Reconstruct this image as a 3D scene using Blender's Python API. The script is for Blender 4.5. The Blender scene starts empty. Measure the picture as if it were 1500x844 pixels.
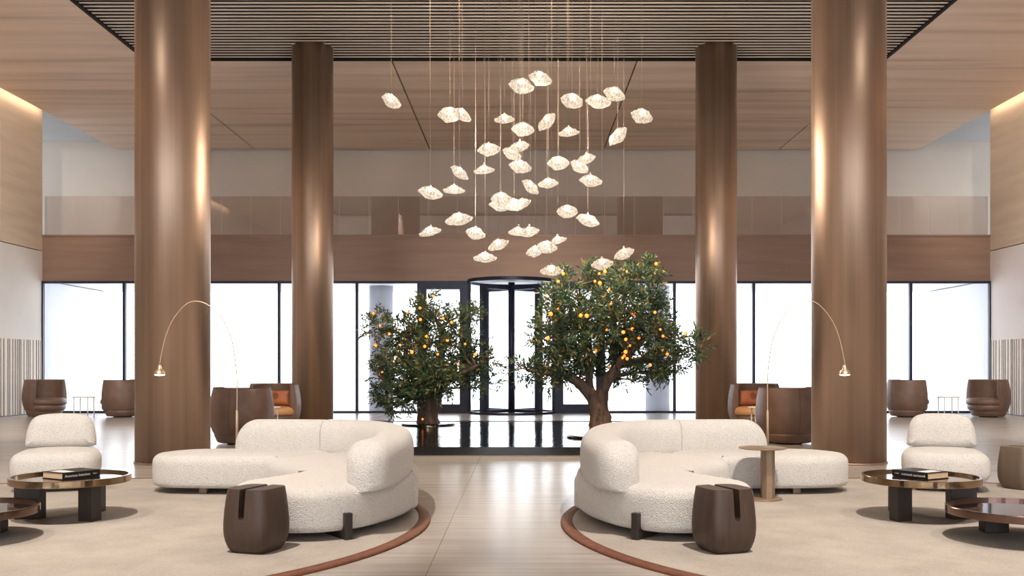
import bpy, math, random
from mathutils import Vector, noise
R = math.radians
PI = math.pi
SC = bpy.context.scene
COL = SC.collection
AX = -0.055                      # symmetry plane of the lounge
CAMX, CAMZ, F, VX, VY = 0.15, 1.2, 1400.0, 765.0, 535.0

def wx(px, d): return CAMX + (px - VX) / F * d
def wz(py, d): return CAMZ - (py - VY) / F * d
def mir(x): return 2 * AX - x

# ------------------------------------------------------------------ materials
def lin(c):
    out = []
    for v in c:
        v /= 255.0
        out.append(v / 12.92 if v <= .04045 else ((v + .055) / 1.055) ** 2.4)
    return (*out, 1.0)

def new_mat(name):
    m = bpy.data.materials.new(name); m.use_nodes = True
    nt = m.node_tree
    return m, nt, nt.nodes['Principled BSDF']

def mapped(nt, scale, coord='Object', rot=(0, 0, 0)):
    tc = nt.nodes.new('ShaderNodeTexCoord'); mp = nt.nodes.new('ShaderNodeMapping')
    mp.inputs['Scale'].default_value = scale; mp.inputs['Rotation'].default_value = rot
    nt.links.new(tc.outputs[coord], mp.inputs['Vector'])
    return mp.outputs['Vector']

def ramp(nt, fac, stops):
    r = nt.nodes.new('ShaderNodeValToRGB')
    el = r.color_ramp.elements
    el[0].position, el[0].color = stops[0]; el[1].position, el[1].color = stops[-1]
    for p, c in stops[1:-1]:
        e = el.new(p); e.color = c
    nt.links.new(fac, r.inputs['Fac'])
    return r.outputs['Color']

def tex_noise(nt, vec, scale, detail=4, rough=.55, dist=0):
    n = nt.nodes.new('ShaderNodeTexNoise')
    n.inputs['Scale'].default_value = scale; n.inputs['Detail'].default_value = detail
    n.inputs['Roughness'].default_value = rough; n.inputs['Distortion'].default_value = dist
    nt.links.new(vec, n.inputs['Vector'])
    return n.outputs['Fac']

def bump(nt, bsdf, h, strength, dist=.01):
    b = nt.nodes.new('ShaderNodeBump')
    b.inputs['Strength'].default_value = strength; b.inputs['Distance'].default_value = dist
    nt.links.new(h, b.inputs['Height']); nt.links.new(b.outputs['Normal'], bsdf.inputs['Normal'])

def plain(name, rgb, rough=.5, metal=0., var=.12, scale=(6, 6, 6), bmp=0., coat=0.):
    m, nt, b = new_mat(name)
    v = mapped(nt, scale); n = tex_noise(nt, v, 1.0)
    lo = lin([c * (1 - var) for c in rgb]); hi = lin([min(255, c * (1 + var)) for c in rgb])
    nt.links.new(ramp(nt, n, [(.3, lo), (.7, hi)]), b.inputs['Base Color'])
    b.inputs['Roughness'].default_value = rough; b.inputs['Metallic'].default_value = metal
    if coat: b.inputs['Coat Weight'].default_value = coat; b.inputs['Coat Roughness'].default_value = .1
    if bmp: bump(nt, b, tex_noise(nt, mapped(nt, tuple(s * 20 for s in scale)), 1.0), bmp, .004)
    return m

def emit(name, rgb, strength):
    m, nt, b = new_mat(name)
    b.inputs['Base Color'].default_value = lin(rgb)
    b.inputs['Emission Color'].default_value = lin(rgb); b.inputs['Emission Strength'].default_value = strength
    return m

def fresnel(nt, ior):
    # same reflectance from either side of a thin pane
    fr = nt.nodes.new('ShaderNodeFresnel'); g = nt.nodes.new('ShaderNodeNewGeometry'); mx = nt.nodes.new('ShaderNodeMix'); mx.data_type = 'FLOAT'
    nt.links.new(g.outputs['Backfacing'], mx.inputs['Factor']); mx.inputs[2].default_value = ior; mx.inputs[3].default_value = 1 / ior
    nt.links.new(mx.outputs[0], fr.inputs[0]); return fr

M = {}
def build_materials():
    # timber ceiling: long grain along x
    m, nt, b = new_mat('timber_ceiling'); M['timber'] = m
    v = mapped(nt, (.09, 1.5, 1.5)); n = tex_noise(nt, v, 1.5, 6, .6)
    nt.links.new(ramp(nt, n, [(.3, lin((200, 174, 153))), (.5, lin((230, 205, 183))), (.7, lin((242, 219, 198)))]), b.inputs['Base Color'])
    b.inputs['Roughness'].default_value = .5
    m, nt, b = new_mat('timber_wall'); M['timber_wall'] = m
    v = mapped(nt, (1.5, .35, 3.0)); n = tex_noise(nt, v, 1.5, 6, .6)
    nt.links.new(ramp(nt, n, [(.28, lin((208, 188, 166))), (.72, lin((228, 208, 186)))]), b.inputs['Base Color'])
    b.inputs['Roughness'].default_value = .5
    # brushed bronze column
    m, nt, b = new_mat('brushed_bronze'); M['bronze'] = m
    v = mapped(nt, (5, 5, .05)); n = tex_noise(nt, v, 1.0, 5, .65)
    nt.links.new(ramp(nt, n, [(.25, lin((158, 132, 113))), (.75, lin((196, 170, 150)))]), b.inputs['Base Color'])
    b.inputs['Metallic'].default_value = .82; b.inputs['Roughness'].default_value = .42
    v2 = mapped(nt, (160, 160, 1.2)); bump(nt, b, tex_noise(nt, v2, 1.0, 3), .06, .003)
    # fascia
    m, nt, b = new_mat('bronze_fascia'); M['fascia'] = m
    v = mapped(nt, (.5, 1, 6)); n = tex_noise(nt, v, 1.0, 4, .6)
    nt.links.new(ramp(nt, n, [(.3, lin((136, 110, 95))), (.7, lin((152, 125, 108)))]), b.inputs['Base Color'])
    b.inputs['Metallic'].default_value = .35; b.inputs['Roughness'].default_value = .42
    # floor stone, striped along x, big slabs with fine joints
    m, nt, b = new_mat('vein_cut_stone'); M['floor'] = m
    v = mapped(nt, (.35, 7, 1)); n = tex_noise(nt, v, 1.7, 7, .62)
    n2 = tex_noise(nt, mapped(nt, (1.2, 40, 1)), 1.0, 4, .6)
    mx = nt.nodes.new('ShaderNodeMix'); mx.data_type = 'FLOAT'; mx.inputs['Factor'].default_value = .4
    nt.links.new(n, mx.inputs[2]); nt.links.new(n2, mx.inputs[3])
    base = ramp(nt, mx.outputs[0], [(.3, lin((148, 140, 132))), (.5, lin((174, 166, 158))), (.72, lin((192, 185, 178)))])
    br = nt.nodes.new('ShaderNodeTexBrick'); br.offset = .0
    tc = nt.nodes.new('ShaderNodeTexCoord'); mp = nt.nodes.new('ShaderNodeMapping')
    mp.inputs['Location'].default_value = (.4, .3, 0); nt.links.new(tc.outputs['Object'], mp.inputs['Vector'])
    nt.links.new(mp.outputs['Vector'], br.inputs['Vector'])
    br.inputs['Scale'].default_value = 1.0; br.inputs['Brick Width'].default_value = 2.8; br.inputs['Row Height'].default_value = 60
    br.inputs['Mortar Size'].default_value = .002; br.inputs['Mortar Smooth'].default_value = 0
    br.inputs['Color1'].default_value = (1, 1, 1, 1); br.inputs['Color2'].default_value = (.97, .97, .97, 1); br.inputs['Mortar'].default_value = (.35, .3, .26, 1)
    mul = nt.nodes.new('ShaderNodeMix'); mul.data_type = 'RGBA'; mul.blend_type = 'MULTIPLY'; mul.inputs['Factor'].default_value = 1
    nt.links.new(base, mul.inputs[6]); nt.links.new(br.outputs['Color'], mul.inputs[7])
    nt.links.new(mul.outputs[2], b.inputs['Base Color'])
    b.inputs['Roughness'].default_value = .23
    bump(nt, b, mx.outputs[0], .05, .004)
    # boucle
    m, nt, b = new_mat('boucle'); M['boucle'] = m
    v = mapped(nt, (1, 1, 1)); n = tex_noise(nt, v, 150, 3, .6)
    nt.links.new(ramp(nt, n, [(.34, lin((164, 155, 145))), (.44, lin((198, 193, 187))), (.7, lin((212, 208, 203)))]), b.inputs['Base Color'])
    b.inputs['Roughness'].default_value = .95; b.inputs['Sheen Weight'].default_value = .25; b.inputs['Sheen Roughness'].default_value = .5
    vo = nt.nodes.new('ShaderNodeTexVoronoi'); vo.inputs['Scale'].default_value = 110; nt.links.new(v, vo.inputs['Vector'])
    bump(nt, b, vo.outputs['Distance'], .55, .012)
    # rug
    m, nt, b = new_mat('wool_rug'); M['rug'] = m
    v = mapped(nt, (1, 1, 1)); n = tex_noise(nt, v, 60, 4, .7); n2 = tex_noise(nt, v, 2.2, 4, .6)
    mx = nt.nodes.new('ShaderNodeMix'); mx.data_type = 'FLOAT'; mx.inputs['Factor'].default_value = .5
    nt.links.new(n, mx.inputs[2]); nt.links.new(n2, mx.inputs[3])
    nt.links.new(ramp(nt, mx.outputs[0], [(.32, lin((144, 135, 126))), (.5, lin((163, 154, 144))), (.7, lin((178, 169, 160)))]), b.inputs['Base Color'])
    b.inputs['Roughness'].default_value = .97; bump(nt, b, n, .35, .006)
    M['rug_border'] = plain('rust_border', (110, 66, 46), .8, 0, .1, (20, 20, 20), .3)
    # leather
    M['leather'] = plain('brown_leather', (108, 84, 72), .45, 0, .08, (5, 5, 5), .12)
    M['leather_dark'] = plain('brown_leather_piping', (84, 58, 45), .5, 0, .08, (5, 5, 5))
    M['cognac'] = plain('cognac_leather', (172, 104, 66), .38, 0, .1, (6, 6, 6), .15)
    M['tan'] = plain('tan_leather', (196, 148, 104), .42, 0, .06, (6, 6, 6), .12)
    M['stool'] = plain('dark_oak', (66, 49, 38), .5, 0, .13, (30, 30, 2.2), .1)
    M['stool_light'] = plain('taupe_lacquer', (100, 83, 68), .5, 0, .06, (20, 20, 2), .05)
    M['legwood'] = plain('espresso_wood', (44, 34, 29), .45, 0, .12, (24, 24, 2), .08)
    M['leg_bronze'] = plain('bronze_foot', (132, 112, 92), .35, .6, .06)
    M['tray'] = plain('smoked_mirror', (92, 72, 58), .06, .85, .04)
    M['tray_dark'] = plain('dark_smoked_mirror', (72, 52, 48), .05, .8, .04)
    M['rim'] = plain('polished_bronze', (152, 128, 100), .14, 1.0, .05)
    M['rim_rose'] = plain('polished_rose_bronze', (118, 95, 86), .16, 1.0, .05)
    M['brass'] = plain('satin_brass', (196, 172, 146), .42, .9, .05)
    M['champagne'] = plain('champagne_metal', (140, 117, 94), .45, .4, .06, (10, 10, 3))
    M['whitemetal'] = plain('white_metal', (232, 228, 224), .4, .0, .03)
    M['mullion'] = plain('navy_black_aluminium', (34, 41, 64), .4, .3, .1)  # blue haze of the window bloom put into the dark frame colour
    M['black'] = plain('matt_black', (9, 8, 7), .8, 0, .1)
    M['slat'] = plain('grille_slat', (224, 210, 196), .5, .1, .06, (1, 8, 8))
    M['plaster'] = plain('white_plaster', (232, 226, 219), .8, 0, .02, (1, 1, 1))  # window light on the left lower wall put into this pale colour
    M['plaster_taupe'] = plain('taupe_plaster', (216, 205, 194), .85, 0, .02, (.6, .6, .6))
    M['plaster_grey'] = plain('grey_plaster', (196, 198, 200), .85, 0, .03, (.6, .6, .6))
    M['outside_white'] = plain('white_render', (236, 238, 242), .8, 0, .02, (.5, .5, .5))
    M['outside_column'] = plain('pale_concrete', (196, 198, 208), .8, 0, .03, (2, 2, 2))
    M['paving'] = plain('pale_paving', (226, 226, 228), .7, 0, .03, (.5, .5, .5))
    M['slatwood'] = plain('walnut_slat', (108, 78, 58), .55, 0, .12, (12, 12, 1))
    M['slatback'] = plain('ivory_backing', (236, 228, 216), .7, 0, .02)
    M['blackstone'] = plain('black_granite', (16, 15, 15), .12, 0, .3, (30, 30, 30))
    M['bookblack'] = plain('black_cover', (18, 15, 14), .4, 0, .1)
    M['paper'] = plain('page_edges', (206, 176, 142), .85, 0, .08, (2, 2, 260))
    M['print'] = plain('white_print', (226, 214, 206), .6, 0, .02)
    M['wire'] = plain('thin_cable', (132, 120, 110), .7, .0, .04)
    M['pink'] = plain('blush_plaster', (236, 226, 222), .8, 0, .015, (1, 1, 1))  # window light on the right lower wall put into this pinkish white
    # water
    m, nt, b = new_mat('pool_water'); M['water'] = m
    b.inputs['Base Color'].default_value = (.006, .007, .008, 1); b.inputs['Roughness'].default_value = .03
    b.inputs['Specular IOR Level'].default_value = .95; b.inputs['IOR'].default_value = 1.6
    n = tex_noise(nt, mapped(nt, (2.2, 9, 1)), 1.6, 3, .55); bump(nt, b, n, .28, .03)
    # glass panes
    m, nt, b = new_mat('clear_glass'); M['glass'] = m
    tr = nt.nodes.new('ShaderNodeBsdfTransparent'); tr.inputs[0].default_value = (.96, .97, .98, 1)
    gl = nt.nodes.new('ShaderNodeBsdfGlossy'); gl.inputs['Roughness'].default_value = .01
    fr = fresnel(nt, 1.5)
    mx = nt.nodes.new('ShaderNodeMixShader'); out = nt.nodes['Material Output']
    nt.links.new(fr.outputs[0], mx.inputs[0]); nt.links.new(tr.outputs[0], mx.inputs[1]); nt.links.new(gl.outputs[0], mx.inputs[2])
    nt.links.new(mx.outputs[0], out.inputs['Surface']); nt.nodes.remove(b)
    m, nt, b = new_mat('tinted_balustrade_glass'); M['glass_tint'] = m
    tr = nt.nodes.new('ShaderNodeBsdfTransparent'); tr.inputs[0].default_value = (.86, .82, .80, 1)
    gl = nt.nodes.new('ShaderNodeBsdfGlossy'); gl.inputs['Roughness'].default_value = .02
    fr = fresnel(nt, 2.1)
    mx = nt.nodes.new('ShaderNodeMixShader'); out = nt.nodes['Material Output']
    nt.links.new(fr.outputs[0], mx.inputs[0]); nt.links.new(tr.outputs[0], mx.inputs[1]); nt.links.new(gl.outputs[0], mx.inputs[2])
    nt.links.new(mx.outputs[0], out.inputs['Surface']); nt.nodes.remove(b)
    # lit crystal shade
    m, nt, b = new_mat('lit_crystal'); M['crystal'] = m
    v = mapped(nt, (1, 1, 1)); vo = nt.nodes.new('ShaderNodeTexVoronoi'); vo.feature = 'DISTANCE_TO_EDGE'
    vo.inputs['Scale'].default_value = 5.5; nt.links.new(v, vo.inputs['Vector'])
    b.inputs['Base Color'].default_value = (.98, .95, .9, 1); b.inputs['Roughness'].default_value = .12
    b.inputs['Transmission Weight'].default_value = .93; b.inputs['IOR'].default_value = 1.35
    nt.links.new(ramp(nt, vo.outputs['Distance'], [(.0, lin((255, 250, 238))), (.05, lin((236, 214, 184))), (.16, lin((120, 98, 76))), (.4, lin((74, 58, 46)))]), b.inputs['Emission Color'])
    b.inputs['Emission Strength'].default_value = .27
    bump(nt, b, tex_noise(nt, v, 9, 4), .9, .12)
    M['led'] = emit('warm_led', (255, 226, 180), 5)
    M['lens'] = emit('lamp_lens', (255, 226, 186), 9)
    M['fairy'] = emit('amber_bulb', (255, 108, 34), 2.6)
    M['cove'] = emit('cove_led', (255, 230, 200), 12)
    # bark
    m, nt, b = new_mat('olive_bark'); M['bark'] = m
    n = tex_noise(nt, mapped(nt, (14, 14, 3)), 1.0, 6, .65)
    nt.links.new(ramp(nt, n, [(.3, lin((58, 44, 36))), (.7, lin((128, 104, 88)))]), b.inputs['Base Color'])
    b.inputs['Roughness'].default_value = .8; bump(nt, b, n, .7, .03)
    # leaves
    m, nt, b = new_mat('olive_leaf'); M['leaf'] = m
    gi = nt.nodes.new('ShaderNodeNewGeometry')
    c = ramp(nt, gi.outputs['Random Per Island'], [(.0, lin((34, 66, 56))), (.55, lin((56, 90, 66))), (.88, lin((104, 116, 72))), (1.0, lin((184, 152, 80)))])  # orange-yellow highlights put into the colour of a few leaves
    nt.links.new(c, b.inputs['Base Color']); b.inputs['Roughness'].default_value = .42
    tl = nt.nodes.new('ShaderNodeBsdfTranslucent'); nt.links.new(c, tl.inputs[0])
    mx = nt.nodes.new('ShaderNodeMixShader'); mx.inputs[0].default_value = .22; out = nt.nodes['Material Output']
    nt.links.new(b.outputs[0], mx.inputs[1]); nt.links.new(tl.outputs[0], mx.inputs[2]); nt.links.new(mx.outputs[0], out.inputs['Surface'])
build_materials()

# ------------------------------------------------------------------ mesh builder
class MB:
    def __init__(s): s.v = []; s.f = []; s.sm = []
    def add(s, vs, fs, smooth=False):
        o = len(s.v); s.v += [tuple(p) for p in vs]
        s.f += [tuple(i + o for i in f) for f in fs]; s.sm += [smooth] * len(fs)
        return s
    def box(s, x0, x1, y0, y1, z0, z1):
        vs = [(x, y, z) for z in (z0, z1) for y in (y0, y1) for x in (x0, x1)]
        return s.add(vs, [(0, 2, 3, 1), (4, 5, 7, 6), (0, 1, 5, 4), (2, 6, 7, 3), (0, 4, 6, 2), (1, 3, 7, 5)])
    def obox(s, c, ux, uy, hx, hy, z0, z1):
        # box turned about z: centre c, unit axes ux / uy
        vs = []
        for z in (z0, z1):
            for b in (-1, 1):
                for a in (-1, 1):
                    vs.append((c[0] + a * hx * ux[0] + b * hy * uy[0], c[1] + a * hx * ux[1] + b * hy * uy[1], z))
        return s.add(vs, [(0, 2, 3, 1), (4, 5, 7, 6), (0, 1, 5, 4), (2, 6, 7, 3), (0, 4, 6, 2), (1, 3, 7, 5)])
    def rings(s, rings, smooth=True, cap0=True, cap1=True, close=True):
        n = len(rings[0]); o = len(s.v)
        for r in rings: s.v += [tuple(p) for p in r]
        for i in range(len(rings) - 1):
            for j in range(n if close else n - 1):
                k = (j + 1) % n
                s.f.append((o + i * n + j, o + i * n + k, o + (i + 1) * n + k, o + (i + 1) * n + j)); s.sm.append(smooth)
        if cap0: s.f.append(tuple(o + j for j in reversed(range(n)))); s.sm.append(smooth)
        if cap1: s.f.append(tuple(o + (len(rings) - 1) * n + j for j in range(n))); s.sm.append(smooth)
        return s
    def lathe(s, prof, n=40, c=(0, 0, 0), smooth=True, cap0=True, cap1=True):
        rs = [[(c[0] + r * math.cos(2 * PI * j / n), c[1] + r * math.sin(2 * PI * j / n), c[2] + z) for j in range(n)] for r, z in prof]
        return s.rings(rs, smooth, cap0, cap1)
    def tube(s, pts, rad, n=8, smooth=True, caps=True):
        pts = [Vector(p) for p in pts]
        if not hasattr(rad, '__len__'): rad = [rad] * len(pts)
        t = (pts[1] - pts[0]).normalized()
        up = Vector((0, 0, 1)) if abs(t.z) < .9 else Vector((1, 0, 0))
        nrm = t.cross(up).normalized(); rs = []
        for i, p in enumerate(pts):
            a = pts[max(0, i - 1)]; b = pts[min(len(pts) - 1, i + 1)]
            t = (b - a).normalized()
            nrm = (nrm - t * nrm.dot(t))
            nrm = nrm.normalized() if nrm.length > 1e-6 else t.orthogonal().normalized()
            bi = t.cross(nrm)
            rs.append([p + (nrm * math.cos(2 * PI * j / n) + bi * math.sin(2 * PI * j / n)) * rad[i] for j in range(n)])
        return s.rings(rs, smooth, caps, caps)
    def build(s, name, mat, parent=None, loc=(0, 0, 0), rz=0, flip=False, bevel=0):
        v, f = s.v, s.f
        if flip:
            v = [(-x, y, z) for x, y, z in v]; f = [tuple(reversed(q)) for q in f]
        me = bpy.data.meshes.new(name); me.from_pydata(v, [], f)
        me.polygons.foreach_set('use_smooth', s.sm); me.update()
        me.materials.append(M[mat])
        o = bpy.data.objects.new(name, me); COL.objects.link(o)
        o.location = loc; o.rotation_euler = (0, 0, rz)
        if parent: o.parent = parent
        if bevel:
            b = o.modifiers.new('bevel', 'BEVEL'); b.width = bevel; b.segments = 2; b.limit_method = 'ANGLE'
        return o

def tag(o, label, cat, group=None, kind=None):
    o['label'] = label; o['category'] = cat
    if group: o['group'] = group
    if kind: o['kind'] = kind
    return o
def empty(name, loc, rz=0):
    o = bpy.data.objects.new(name, None); COL.objects.link(o); o.location = loc; o.rotation_euler = (0, 0, rz)
    return o
def thing(name, label, cat, loc, rz=0, group=None): return tag(empty(name, loc, rz), label, cat, group)
def struct(mb, name, mat, bevel=0, parent=None):
    o = mb.build(name, mat, parent, bevel=bevel)
    if not parent: o['kind'] = 'structure'
    return o
def copy_thing(root, loc, rz, label, group=None):
    r = root.copy(); COL.objects.link(r); r.location = loc; r.rotation_euler = (0, 0, rz); r['label'] = label
    if group: r['group'] = group
    for ch in list(root.children):
        c = ch.copy(); COL.objects.link(c); c.parent = r
        for g in list(ch.children):
            d = g.copy(); COL.objects.link(d); d.parent = c
    return r

def catmull(pts, n=8, closed=True):
    out = []; N = len(pts)
    for i in range(N if closed else N - 1):
        g = lambda k: Vector(pts[k % N]) if closed else Vector(pts[max(0, min(N - 1, k))])
        p0, p1, p2, p3 = g(i - 1), g(i), g(i + 1), g(i + 2)
        for j in range(n):
            t = j / n
            out.append(.5 * ((2 * p1) + (p2 - p0) * t + (2 * p0 - 5 * p1 + 4 * p2 - p3) * t * t + (3 * p1 - p0 - 3 * p2 + p3) * t ** 3))
    if not closed: out.append(Vector(pts[-1]))
    return out
def resample(pts, step, closed=True):
    P = [Vector(p) for p in pts]
    if closed: P = P + [P[0]]
    L = [0]
    for a, b in zip(P, P[1:]): L.append(L[-1] + (b - a).length)
    n = max(8, int(L[-1] / step)); out = []; k = 0
    for i in range(n if closed else n + 1):
        d = L[-1] * i / n
        while k < len(L) - 2 and L[k + 1] < d: k += 1
        t = (d - L[k]) / max(1e-9, L[k + 1] - L[k]); out.append(P[k].lerp(P[k + 1], t))
    return out
def inset(P, d):
    n = len(P); out = []
    A = sum(P[i].x * P[(i + 1) % n].y - P[(i + 1) % n].x * P[i].y for i in range(n))
    sg = 1 if A > 0 else -1
    for i in range(n):
        t = (P[(i + 1) % n] - P[i - 1]); t.normalize()
        out.append(Vector((P[i].x - sg * t.y * d, P[i].y + sg * t.x * d)))
    return out
def pillow(mb, poly, z0, z1, rt, rb, crown=0., fn=None, seg=6, step=.035):
    """rounded slab over a closed plan outline; fn maps (a, b, h) to xyz"""
    P = resample([Vector((p[0], p[1])) for p in poly], step)
    n = len(P)
    A = sum(P[i].x * P[(i + 1) % n].y - P[(i + 1) % n].x * P[i].y for i in range(n))
    if A < 0: P.reverse()
    rs = []; fn = fn or (lambda a, b, h: (a, b, h))
    lim = []
    sg = 1
    for i in range(n):
        a = P[i - 1] - P[i - 2]; b = P[(i + 2) % n] - P[(i + 1) % n]
        t = a.x * b.y - a.y * b.x; ang = math.atan2(t, a.dot(b)); ln = (P[(i + 2) % n] - P[i - 2]).length * .75
        lim.append(.8 * ln / ang if ang > .02 else 9)
    for _ in range(2):
        for k in list(range(2 * n)) + list(range(2 * n, 0, -1)):
            i = k % n
            for j in ((i - 1) % n, (i + 1) % n): lim[i] = min(lim[i], lim[j] + .9 * (P[i] - P[j]).length)
    full = inset(P, 1.0)
    flat = []
    def ring(d, z):
        q = [P[i] + (full[i] - P[i]) * min(d, lim[i]) for i in range(n)]
        flat.append((q, z)); rs.append([fn(p.x, p.y, z) for p in q])
    ring(rb * 1.3, z0)
    for i in range(seg + 1):
        a = PI / 2 * i / seg; ring(rb * (1 - math.sin(a)), z0 + rb * (1 - math.cos(a)))
    for i in range(seg + 1):
        a = PI / 2 * i / seg; ring(rt * (1 - math.cos(a)), z1 - crown - rt * (1 - math.sin(a)))
    o = len(mb.v)
    mb.rings(rs, True, False, False)
    from mathutils.geometry import delaunay_2d_cdt
    for top in (0, 1):
        q, z = flat[-1 if top else 0]; first = o + (len(rs) - 1) * n if top else o
        def inside(p):
            c = False
            for i in range(n):
                a, b = q[i], q[i - 1]
                if (a.y > p.y) != (b.y > p.y) and p.x < (b.x - a.x) * (p.y - a.y) / (b.y - a.y) + a.x: c = not c
            return c
        ins = []; g = .07
        x = min(p.x for p in q)
        while x < max(p.x for p in q):
            y = min(p.y for p in q)
            while y < max(p.y for p in q):
                p = Vector((x, y)); dd = min((p - k).length for k in q)
                if dd > .03 and inside(p): ins.append((p, dd))
                y += g
            x += g
        res = delaunay_2d_cdt(list(q) + [p for p, _ in ins], [], [list(range(n))], 1, 1e-6)
        idx = []
        for i, (vv, og) in enumerate(zip(res[0], res[3])):
            k = min(og) if og else -1
            if 0 <= k < n: idx.append(first + k)
            else:
                dd = ins[k - n][1] if k >= n else 0.
                t = min(1, dd / .22); h = z + (crown * t * (2 - t) if top else 0)
                mb.v.append(fn(vv.x, vv.y, h)); idx.append(len(mb.v) - 1)
        for f in res[2]:
            f = tuple(idx[i] for i in f)
            mb.f.append(f if top else tuple(reversed(f))); mb.sm.append(True)
    return mb
def sweep_cushion(mb, path, hw, z0, z1, e0, e1, n=36, ex=2.9, low=(.3, .3)):
    P = resample(catmull([(p[0], p[1]) for p in path], 10, False), .03, False)
    L = sum((b - a).length for a, b in zip(P, P[1:])); s = 0; rs = []; hh = (z1 - z0) / 2
    # finer stations near the ends
    st = []
    for i in range(15): st.append(e0 * (1 - math.cos(PI / 2 * i / 14)))
    m = int((L - e0 - e1) / .04)
    st += [e0 + (L - e0 - e1) * i / m for i in range(1, m)]
    for i in range(15): st.append(L - e1 * (1 - math.sin(PI / 2 * i / 14)))
    cum = [0]
    for a, b in zip(P, P[1:]): cum.append(cum[-1] + (b - a).length)
    for s in st:
        k = 0
        while k < len(cum) - 2 and cum[k + 1] < s: k += 1
        t = (s - cum[k]) / max(1e-9, cum[k + 1] - cum[k]); q = P[k].lerp(P[k + 1], t)
        d = (P[min(len(P) - 1, k + 2)] - P[max(0, k - 1)]).normalized(); nv = Vector((-d.y, d.x))
        f = 1.0; lo = 0
        if s < e0: f = math.sqrt(max(0, 1 - (1 - s / e0) ** 2)); lo = low[0]
        elif L - s < e1: f = math.sqrt(max(0, 1 - (1 - (L - s) / e1) ** 2)); lo = low[1]
        else: lo = 0
        fh = lo + (1 - lo) * f; fw = max(f, .02); r = []
        for j in range(n):
            a = 2 * PI * j / n; c, sn = math.cos(a), math.sin(a)
            e2 = ex if sn > 0 else 5.5
            u = math.copysign(abs(c) ** (2 / e2), c) * hw * fw; v = math.copysign(abs(sn) ** (2 / e2), sn) * hh
            r.append((q.x + nv.x * u, q.y + nv.y * u, z0 + (v + hh) * fh))
        rs.append(r)
    return mb.rings(rs)

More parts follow.
